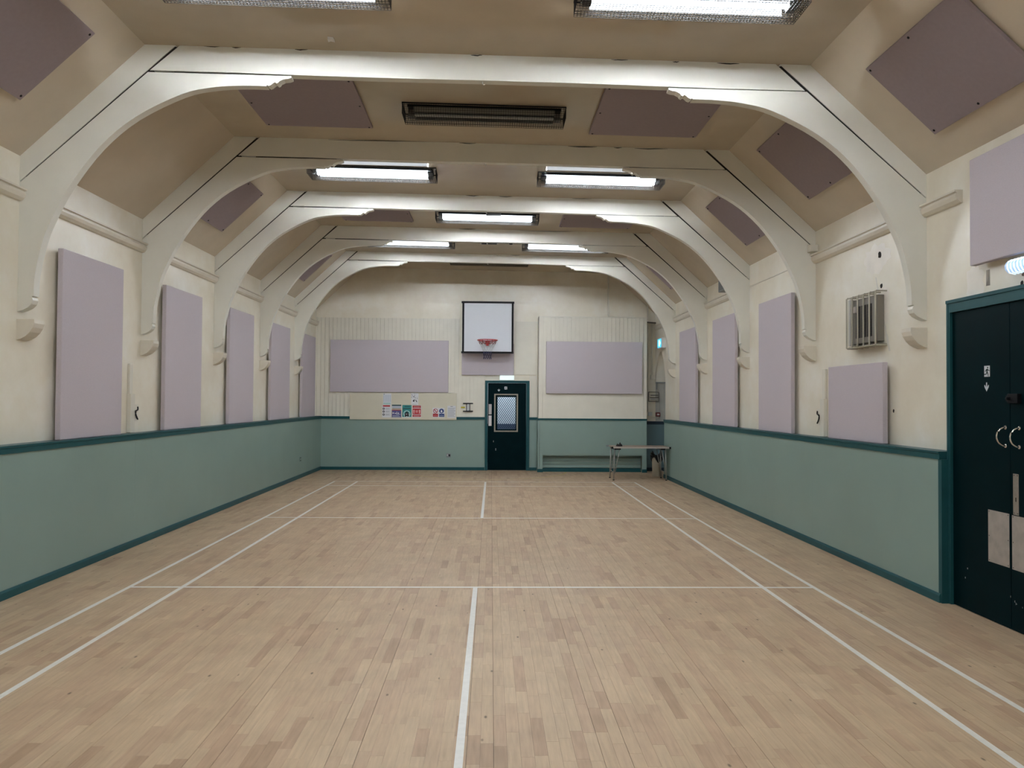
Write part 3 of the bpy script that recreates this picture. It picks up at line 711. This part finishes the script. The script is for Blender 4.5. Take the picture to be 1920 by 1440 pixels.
bq = B(); bq.box(.062,.072,yl-.001,yl,.66,.70); bq.box(.115,.127,yl-.001,yl,.465,.52)
o = obj('paint_chip', bq, mat('chip_grey', (.30,.32,.33), .8), leaf2)
t = thing('emergency_luminaire', 'small lit emergency light above the far door', 'light', (.37, 17.99, 2.12))
obj('cover', B().box(.203,.541,17.95,18.03,2.122,2.230).bevel(.008), mat('far_lit_cover', (.7,.8,.8), .3, emit=((.80,.95,.93), .62)), t)
obj('base', B().box(.21,.535,18.03,18.036,2.115,2.236), WHITE, t)

# exit doorway in the pointed recess of the right wall
d3 = bpy.data.objects.new('door_3', None); COL.objects.link(d3); d3.location = (4.04, 17.5, 0); ORG[d3] = Vector((4.04,17.5,0)); struct(d3, 'pale boarded exit door in the pointed recess')
GREYD = mat('pale_grey_door', (.46,.46,.42), .45, noise=(4,.04))
for i in range(8): obj('door_board', B().box(4.44, 4.49, 17.0+.126*i+.002, 17.0+.126*(i+1)-.002, .01, 2.07), GREYD, d3)
for i in range(6): obj('jamb_board', B().box(3.905+.095*i, 3.996+.095*i, 18.034, 18.049, 1.18, 2.075), GREYD, d3)
obj('door_closer', B().box(3.90, 4.30, 17.985, 18.03, 2.075, 2.105), GREYP, d3)
obj('closer_arm', B().box(3.915, 3.935, 17.99, 18.01, 1.93, 2.075), GREYP, d3)
es = thing('exit_sign', 'small box exit sign with a lit blue face above the pointed recess', 'exit sign', (3.83, 17.12, 2.83))
obj('case', B().box(3.795, XR, 16.93, 17.36, 2.845, 3.075).bevel(.006), WHITE, es)
obj('lit_face', B().box(3.791, 3.795, 16.96, 17.33, 2.865, 3.055), mat('exit_face', (.1,.5,.7), .3, emit=((.05,.50,.80), 1.3)), es)
bq = B(); bq.box(3.789,3.791,17.10,17.19,2.89,3.03); bq.box(3.789,3.791,17.02,17.05,2.93,2.99)
obj('symbol', bq, mat('exit_symbol', (.7,.95,1), .3, emit=((.65,.95,1.0), 1.8)), es)

# ------------------------------------------------------------------ basketball board
bb = thing('basketball_backboard', 'white basketball backboard with black frame, red hoop and net on the far wall', 'basketball hoop', (-.085, 17.72, 2.74))
yb0 = 17.70
obj('board', B().box(-.672,.495,yb0,yb0+.03,2.755,3.925), mat('board_white', (.66,.68,.73), .4), bb)
fm = B()
fm.box(-.675,-.632,yb0-.014,yb0+.04,2.735,3.935); fm.box(.468,.512,yb0-.014,yb0+.04,2.735,3.935); fm.box(-.695,.525,yb0-.016,yb0+.04,3.895,3.938); fm.box(-.695,.515,yb0-.016,yb0+.04,2.732,2.775)
obj('frame', fm, BLACK, bb)
for x in (-.45,.28):
    for zz in (3.06, 3.7): obj('support_arm', B().box(x-.02,x+.02,yb0+.04,YF,zz-.02,zz+.02), BLACK, bb)
hx, hy, hz, hr = -.088, yb0-.30, 3.015, .226
obj('mount_plate', B().box(hx-.055,hx+.055,yb0-.03,yb0-.016,2.905,3.005), RED, bb)
obj('bracket', B().box(hx-.045,hx+.045,hy+hr-.01,yb0-.02,2.985,3.005), RED, bb)
rim = obj('rim', B().tube([(hx+hr*math.cos(a),hy+hr*math.sin(a),hz) for a in [2*math.pi*i/36 for i in range(36)]], .011, 8, True), RED, bb, True)
for s in (-1,1): obj('rim_stay', B().tube([(hx+s*.035,yb0-.02,2.93),(hx+s*.15,hy+.165,hz-.01)], .006, 6), RED, bb)
levels = [(3.008,.220),(2.915,.170),(2.83,.125),(2.755,.098),(2.70,.09),(2.645,.088),(2.585,.09)]
NS = 12
def ring(l, ph): return [(hx+levels[l][1]*math.cos(2*math.pi*(k+ph)/NS), hy+levels[l][1]*math.sin(2*math.pi*(k+ph)/NS), levels[l][0]) for k in range(NS)]
parts = [(0,1,mat('net_red_brown',(.20,.05,.05),.8)),(1,3,mat('net_white',(.55,.57,.58),.8)),(3,6,mat('net_navy',(.035,.04,.11),.8))]
for a, c, m in parts:
    nb = B()
    for l in range(a, c):
        A, D = ring(l, .5*(l%2)), ring(l+1, .5*((l+1)%2))
        for k in range(NS):
            k2 = k if l % 2 == 0 else (k+1) % NS; k3 = (k-1) % NS if l % 2 == 0 else k
            nb.tube([A[k], D[k2]], .0042, 4); nb.tube([A[k], D[k3]], .0042, 4)
    o = obj('net', nb, m, bb); o['label'] = 'hanging cord net'

# ------------------------------------------------------------------ notice board and papers
nbd = tag(obj('notice_board', B().box(-3.30,-.805,17.992,18.022,1.178,1.80).bevel(.004), mat('notice_board_cream', (.66,.62,.50), .45, noise=(3,.03))), 'long cream notice board on the far wall under the wide panel', 'notice board')
INK = mat('ink_black', (.02,.02,.025), .7); INKR = mat('ink_red', (.40,.03,.04), .7); INKN = mat('ink_navy', (.03,.06,.20), .7); INKT = mat('ink_teal', (.03,.22,.22), .7); INKG = mat('ink_grey', (.33,.34,.38), .7); INKB = mat('ink_pale_blue', (.45,.52,.62), .7); INKP = mat('ink_purple', (.10,.09,.26), .7); SKIN = mat('print_beige', (.45,.36,.30), .7)
def poster(x0, x1, z0, z1, items, label, base=PAPER):
    q = B().use(base); yb_ = 17.9905; q.box(x0, x1, yb_, yb_+.0012, z0, z1); W, H = x1-x0, z1-z0; d = 0
    for it in items:
        d += .00012; y = yb_ - .0003 - d; q.use(it[1])
        if it[0] == 'r': pts = [(it[2],it[3]),(it[4],it[3]),(it[4],it[5]),(it[2],it[5])]
        elif it[0] == 'c': pts = [(it[2]+it[4]*math.cos(a), it[3]+it[4]*W/H*math.sin(a)) for a in [2*math.pi*i/18 for i in range(18)]]
        else: pts = it[2]
        q._face([q.bm.verts.new((x0+W*u, y, z0+H*v)) for u, v in pts])
    tag(obj('poster', q), label, 'notice')
def txt(m, x0, x1, za, zb, n): return [('r', m, x0, za+(zb-za)*(i+.2)/n, x1-(.12 if i%3==1 else 0), za+(zb-za)*(i+.62)/n) for i in range(n)]
poster(-2.525,-2.335,1.523,1.793, [('r',INK,.05,.90,.18,.95)]+[('r',INKB,.05+.16*i,.25,.13+.16*i,.86) for i in range(6)]+[('r',mat('ink_mint',(.42,.60,.60),.7),.03,.04,.92,.20)], 'white sheet with a pale blue table, upper left on the notice board')
poster(-2.545,-2.335,1.228,1.520, [('r',INKR,.08,.86,.88,.98)]+[x for k, zz in enumerate((.70,.47,.23)) for x in [('c',INK,.17,zz,.125),('c',PAPER,.17,zz,.05)]+txt(INKG,.36,.9,zz-.08,zz+.09,3)], 'white safety sheet with red heading and three black discs')
poster(-2.318,-2.10,1.225,1.528, [('r',mat('poster_dark_green',(.02,.07,.08),.7),0,.90,1,1),('r',INKB,.02,.74,.98,.88),('r',SKIN,.02,.58,.98,.74),('r',INKR,0,.55,1,.60),('r',INKP,0,.02,1,.55),('r',PAPER,.06,.30,.22,.40),('r',PAPER,.30,.30,.46,.36),('p',PAPER,[(.5,.28),(.56,.28),(.56,.46),(.5,.46)]),('p',PAPER,[(.62,.28),(.70,.44),(.78,.28),(.72,.28),(.70,.34),(.68,.28)]),('r',INKB,.45,.24,.95,.27)]+txt(INKB,.08,.9,.05,.20,2), 'poster with a photograph above a purple block')
poster(-2.075,-1.86,1.225,1.522, [('r',mat('poster_teal',(.03,.25,.25),.7),0,.06,1,1),('r',mat('ink_dark_teal',(.01,.08,.09),.7),.25,.86,.82,.92),('r',INK,.06,.70,.90,.75),('r',INK,.10,.62,.20,.66),('c',mat('poster_mint',(.50,.72,.70),.7),.5,.30,.38),('c',mat('poster_teal',(.03,.25,.25),.7),.5,.30,.30),('c',PAPER,.5,.24,.24),('p',INK,[(.26,.10),(.30,.34),(.48,.50),(.66,.40),(.74,.12),(.58,.06),(.52,.14),(.40,.06)]),('c',PAPER,.47,.28,.05)], 'teal poster with a white ring and black shape')
poster(-1.84,-1.635,1.228,1.517, [('r',INKR,.03,.78,.97,.98),('r',mat('ink_bright_red',(.50,.03,.04),.7),.03,.27,.97,.74),('r',INKR,.03,.06,.97,.23)]+[('p',mat('print_pink',(.80,.55,.53),.7),[(c-.05,.34),(c+.05,.34),(c+.05,.52),(c+.11,.52),(c,.66),(c-.11,.52),(c-.05,.52)]) for c in (.18,.82)]+[('r',mat('print_rose',(.65,.25,.25),.7),.15,.86,.85,.90),('r',mat('print_rose',(.65,.25,.25),.7),.15,.80,.85,.83),('r',mat('print_rose',(.65,.25,.25),.7),.36,.40,.64,.60),('r',mat('print_rose',(.65,.25,.25),.7),.15,.11,.85,.17)], 'red keep-apart poster with two pale up arrows')
bits = []; rr = random.Random(12)
for i in range(22):
    u, v = rr.uniform(.02,.86), rr.uniform(.05,.85); bits.append(('p',INK,[(u,v),(u+rr.uniform(.05,.14),v+rr.uniform(-.06,.06)),(u+rr.uniform(.02,.1),v+.10)]))
poster(-1.875,-1.70,1.668,1.800, bits, 'small sheet of black line drawings at the top of the notice board')
poster(-1.868,-1.702,1.524,1.664, [('p',INK,[(.28,.80),(.20,.68),(.30,.52),(.46,.56),(.42,.70),(.55,.86),(.40,.90)]),('p',INK,[(.62,.88),(.72,.78),(.84,.50),(.74,.48),(.66,.66),(.58,.82)]),('r',INKG,.1,.08,.8,.12)], 'small white sheet with a black curved mark')
poster(-1.365,-1.085,1.235,1.458, [('c',INKR,.24,.68,.20),('c',PAPER,.24,.68,.15),('p',INKR,[(.10,.82),(.14,.88),(.38,.54),(.34,.48)]),('c',INKN,.74,.68,.20),('p',PAPER,[(.68,.52),(.82,.54),(.80,.72),(.72,.82),(.66,.66)]),('r',INKR,.02,.06,.46,.40),('r',INKN,.54,.06,.98,.40)]+[('r',mat('print_rose',(.65,.25,.25),.7),.08,.16,.40,.20),('r',INKB,.60,.16,.92,.20)], 'white sign with a red prohibition ring and a blue disc')
poster(-1.02,-.825,1.225,1.51, [('r',INK,.36,.92,.66,.95)]+txt(INKG,.06,.94,.08,.86,9), 'plain typed white sheet at the right end of the notice board')
ch = thing('wall_hook_plate', 'white plate with two black bars and a yellow tag beside the far door', 'fixture', (-.54,18.0,1.365))
obj('plate', B().box(-.585,-.49,18.008,18.024,1.372,1.572), mat('plate_pale', (.60,.62,.62), .5), ch)
for z0 in (1.555,1.372): obj('bar', B().box(-.655,-.42,17.99,18.012,z0,z0+.026), BLACK, ch)
for x in (-.582,-.502): obj('upright', B().box(x,x+.014,17.998,18.01,1.395,1.56), BLACK, ch)
obj('tag', B().box(-.705,-.61,18.016,18.022,1.455,1.492), mat('tag_yellow', (.45,.36,.02), .6), ch)

# ------------------------------------------------------------------ sockets
def socket(x, y, z, facing, label):
    t = thing('power_socket', label, 'socket', (x,y,z-.045))
    if facing == 'y':
        obj('plate', B().box(x-.048,x+.048,y-.012,y,z-.045,z+.045).bevel(.003), GREYP, t)
        obj('outlet', B().box(x+.004,x+.038,y-.0135,y-.011,z-.022,z+.026), BLACK, t); obj('switch', B().box(x-.034,x-.02,y-.0145,y-.011,z-.01,z+.028), WHITE, t)
    else:
        obj('plate', B().box(x,x+.012*facing,y-.075,y+.075,z-.045,z+.045).bevel(.003), SAGE, t)
        for zz in (.024,-.03): obj('outlet', B().box(x+.011*facing,x+.014*facing,y-.03,y+.02,z+zz-.012,z+zz+.012), BLACK, t)
socket(-.985, 18.02, .345, 'y', 'small metal power socket low on the far wall')
socket(DL, 16.10, .395, 1, 'painted-over power socket low on the left dado near the far corner')

# ------------------------------------------------------------------ net-post boards with hooks
def net_board(s, label):
    xw = XL if s < 0 else XR
    t = thing('net_post_board', label, 'fixture', (xw-s*.03, 8.82, 1.256))
    obj('upper_board', B().box(xw, xw-s*.028, 8.765, 8.835, 1.70, 2.045).bevel(.004), BOARD, t)
    obj('lower_board', B().box(xw, xw-s*.046, 8.755, 8.86, 1.262, 1.70).bevel(.004), BOARD, t)
    x = xw-s*.05
    path = crom([(x,8.915,1.555),(x-s*.004,8.91,1.52),(x-s*.014,8.842,1.505),(x-s*.016,8.835,1.47),(x-s*.008,8.87,1.445),(x,8.92,1.41)],4)
    obj('hook', B().tube(path, .0085, 8), BLACK, t, True)
    obj('hook_backing', B().box(xw, x+s*.004, 8.86, 8.94, 1.39, 1.58), BOARD, t)
net_board(-1, 'narrow cream board with a black net hook on the left wall by the second arch')
net_board(1, 'narrow cream board with a black net hook on the right wall beside the short panel')

# ------------------------------------------------------------------ caged heater on the right wall
h = thing('caged_heater', 'grey wall heater behind a wire guard high on the right wall', 'heater', (3.85, 7.72, 2.25))
HB = mat('heater_grey', (.22,.20,.17), .45, .3); HBAR = mat('heater_guard_wire', (.42,.39,.31), .45, .2)
obj('body', B().box(3.83, XR, 7.47, 7.98, 2.27, 2.735).bevel(.005), HB, h)
for i in range(3):
    ya = 7.585+.118*i
    gv = obj('grille', B().box(3.826, 3.832, ya, ya+.098, 2.33, 2.66), BLACK, h)
    sl = B()
    for k in range(22): sl.box(3.8235, 3.827, ya, ya+.098, 2.338+.0148*k, 2.3425+.0148*k)
    obj('fins', sl, mat('heater_fin', (.13,.11,.09), .5, .5), gv)
obj('end_panel', B().box(3.800, XR, 7.985, 8.03, 2.255, 2.745), mat('heater_pale', (.55,.54,.50), .45), h)
obj('deflector', B().box(3.815, 3.83, 7.90, 7.965, 2.60, 2.665), mat('torn_label', (.50,.44,.40), .7), h)
for i in range(6):
    y = 7.42+.122*i
    obj('guard_bar', B().tube([(XR,y,2.765),(3.79,y,2.765),(3.782,y,2.757),(3.782,y,2.235),(3.79,y,2.228),(XR,y,2.228)], .008, 6), HBAR, h)
for zz in (2.232,2.76): obj('guard_rail', B().tube([(3.79,7.42,zz),(3.79,8.03,zz)], .007, 6), HBAR, h)
obj('guard_shelf', B().box(3.80, XR, 7.42, 8.03, 2.236, 2.244), HB, h)

# ------------------------------------------------------------------ junction box, loudspeaker
jb = thing('junction_box', 'small square cream junction box on the second arch at the right wall', 'electrical box', (3.842, 9.03, 3.455))
obj('case', B().box(3.793,3.89,8.985,9.068,3.457,3.540).bevel(.003), BOARD, jb); obj('lid', B().box(3.797,3.886,8.980,8.986,3.461,3.536), BOARD, jb)
sp = thing('loudspeaker', 'grey box loudspeaker on the right picture rail between the third and fourth arches', 'loudspeaker', (3.79, 11.99, 3.435))
obj('cabinet', B().box(3.70, 3.89, 11.85, 12.36, 3.436, 3.66).bevel(.006), mat('speaker_grey', (.20,.215,.21), .6), sp)
obj('grille', B().box(3.694,3.70,11.88,12.33,3.455,3.64), mat('speaker_grille', (.15,.165,.165), .8), sp)
obj('foot', B().box(3.83,3.89,11.95,12.2,3.428,3.438), BLACK, sp)
tag(obj('hanging_cable', B().tube(crom([(3.865,11.98,3.36),(3.872,11.99,3.25),(3.878,11.985,3.17),(3.875,12.0,3.05)],5), .006, 6), BOARD, None, True), 'thin cable hanging below the loudspeaker to the panel', 'cable')

# ------------------------------------------------------------------ pipes and boxes in the far right corner
def pipe(path, r, m, label, name='pipe', cat='pipe'): return tag(obj(name, B().tube(path, r, 8), m, None, True), label, cat)
pipe(crom([(2.76,17.99,4.66),(2.76,17.99,3.80),(2.765,17.99,3.68),(2.80,17.985,3.63),(2.90,17.98,3.622),(3.58,17.98,3.622)],5), .022, BOARD, 'cream pipe running down the far wall onto the top of the boxed hatch')
pipe([(3.70,17.98,4.00),(3.70,17.98,1.40)], .016, BOARD, 'thin cream conduit down the far right corner, left of two')
pipe([(3.80,17.98,3.50),(3.80,17.98,2.278)], .022, BOARD, 'thicker cream conduit down the far right corner, right of two')
pipe(crom([(3.62,17.95,3.52),(3.70,17.93,3.51),(3.80,17.90,3.50),(3.86,17.85,3.49)],4), .018, mat('pipe_dark', (.10,.09,.07), .5), 'dark bent pipe below the corner of the ceiling')
def sbox(x0, x1, z0, z1, y, m, label, name='electrical_box'):
    t = thing(name, label, 'electrical box', ((x0+x1)/2, y, z0)); obj('case', B().box(x0,x1,y-.04,YF,z0,z1).bevel(.004), m, t)
    obj('lid', B().box(x0+.008,x1-.008,y-.044,y-.039,z0+.008,z1-.008), m, t); return t
sbox(3.775, 3.885, 2.165, 2.275, 18.0, BOARD, 'square cream box on the far right corner conduit')
sbox(3.72, 3.81, 1.305, 1.395, 18.0, mat('switch_pale', (.55,.56,.54), .5), 'pale switch box low in the far right corner')
cp = sbox(3.90, 4.0, 1.29, 1.385, 18.0, mat('call_point_red', (.13,.008,.010), .4), 'red fire alarm call point in the far right corner', 'alarm_call_point')
obj('glass', B().box(3.922,3.978,17.952,17.957,1.318,1.358), mat('call_glass', (.62,.55,.55), .3), cp)
gd = thing('wire_bracket', 'dark square wire frame on the wall in the far right corner', 'bracket', (3.83, 17.95, 1.64))
WD = mat('bracket_dark', (.09,.085,.07), .5)
for a, c in (((3.715,1.645),(3.715,1.865)),((3.955,1.645),(3.955,1.865)),((3.715,1.645),(3.955,1.645)),((3.715,1.865),(3.955,1.865)),((3.74,1.735),(3.955,1.735)),((3.76,1.79),(3.955,1.79))):
    obj('rod', B().tube([(a[0],17.93,a[1]),(c[0],17.93,c[1])], .010, 6), WD, gd)
for x in (3.715,3.955):
    obj('stay', B().tube([(x,17.93,1.75),(x,YF,1.75)], .008, 6), WD, gd)
obj('inner_box', B().box(3.78,3.93,17.98,YF,1.68,1.72), mat('switch_pale', (.55,.56,.54), .5), gd)
pipe(crom([(3.65,17.99,1.265),(3.75,17.985,1.262),(3.86,17.985,1.268),(3.93,17.985,1.255),(3.97,17.985,1.29)],4), .008, BOARD, 'thin cable along the top of the dado in the far right corner', 'cable', 'cable')

# ------------------------------------------------------------------ folding table, bag, bin
tb = thing('folding_table', 'long folding table with a wood-grain top and steel tube legs in the far right corner', 'table', (3.12, 16.15, 0))
TOP = mat('table_laminate', (.30,.22,.17), .45, noise=(9,.12)); EDGE = mat('table_edge', (.48,.43,.38), .5); LEG = mat('table_leg_grey', (.42,.42,.40), .35, .7)
z0 = .665
obj('table_top', B().box(2.545,3.725,15.84,16.47,z0+.006,z0+.032).bevel(.006), TOP, tb)
obj('edge_strip', B().box(2.55,3.72,15.832,15.842,z0+.002,z0+.034), EDGE, tb)
for x in (2.53, 3.735): obj('corner_cap', B().box(x-.018,x+.018,15.828,15.87,z0-.004,z0+.036).bevel(.005), BLACK, tb)
obj('corner_cap', B().box(2.50,2.545,16.43,16.48,z0,z0+.034), GREYP, tb)
for x0, sg in ((2.60,1),(3.66,-1)):
    obj('leg_bracket', B().box(x0-.02,x0+.11*sg,15.86,16.44,z0-.028,z0+.006), BLACK, tb)
    for yy, dy in ((15.895,0),(16.395,0)):
        obj('leg', B().tube([(x0-.035*sg if sg>0 else x0+.01, yy, .012),(x0-.01, yy, z0)], .0135, 8), LEG, tb, True)
        obj('rubber_foot', B().lathe([(.02,0),(.02,.014)], (x0-.035*sg if sg>0 else x0+.01, yy, 0), 10), BLACK, tb)
        obj('leg_stay', B().tube([(x0+.09*sg, yy+.01, z0-.02),(x0-.005*sg, yy+.01, .15)], .009, 8), LEG, tb, True)
    obj('stretcher', B().tube([(x0-.02*sg,15.895,.16),(x0-.02*sg,16.395,.16)], .009, 8), LEG, tb, True)
# crumpled black thing on the table
rr = random.Random(5); bq = B()
bmesh.ops.create_icosphere(bq.bm, subdivisions=3, radius=1)
for v in bq.bm.verts:
    n = 1 + .28*math.sin(v.co.x*5+1)*math.cos(v.co.y*6) + rr.uniform(-.07,.07)
    v.co = Vector((v.co.x*.058*n, v.co.y*.045*n, max(-.012, v.co.z*.042*n*(1.1+.5*math.sin(v.co.x*6)))))
bq.xform(Matrix.Translation((2.715, 16.08, z0+.032+.012)))
tag(obj('crumpled_bag', bq, mat('black_fabric', (.012,.011,.011), .8), None), 'small crumpled black bag on the left end of the folding table', 'bag')
bn = thing('waste_bin', 'tall cream bin with a black liner folded over its rim under the table', 'bin', (3.655, 16.76, 0))
obj('bin_body', B().lathe([(.085,0),(.092,.012),(.105,.44),(.108,.45),(.100,.45),(.088,.02)], (3.655,16.76,0), 28), mat('bin_cream', (.50,.46,.36), .5), bn, True)
bq = B(); N = 26; rings = []
for prof in [(.096,.36),(.100,.455),(.112,.462),(.126,.44),(.13,.40),(.122,.36)]:
    ringv = []
    for j in range(N):
        a = 2*math.pi*j/N; f = 1 + .10*math.sin(3*a+1) + .07*math.sin(7*a+prof[1]*20) + rr.uniform(-.02,.02)
        dzv = (.05*math.sin(2*a+.5)+.03*math.sin(5*a)) if prof[1] < .45 and prof[0] > .11 else .10*max(0,math.sin(a*2+1))*(1 if prof[0] > .105 else .3)
        ringv.append(bq.bm.verts.new((3.655+prof[0]*f*math.cos(a), 16.76+prof[0]*f*math.sin(a), prof[1]+dzv)))
    rings.append(ringv)
for k in range(len(rings)-1):
    for j in range(N): bq._face([rings[k][j], rings[k][(j+1)%N], rings[k+1][(j+1)%N], rings[k+1][j]])
bq.tube([(3.56,16.72,.52),(3.53,16.70,.50),(3.515,16.69,.46),(3.53,16.70,.42)], [.03,.035,.03,.01], 8)
lab = obj('bin_liner', bq, mat('black_liner', (.006,.006,.007), .35), bn); lab['label'] = 'black plastic liner'
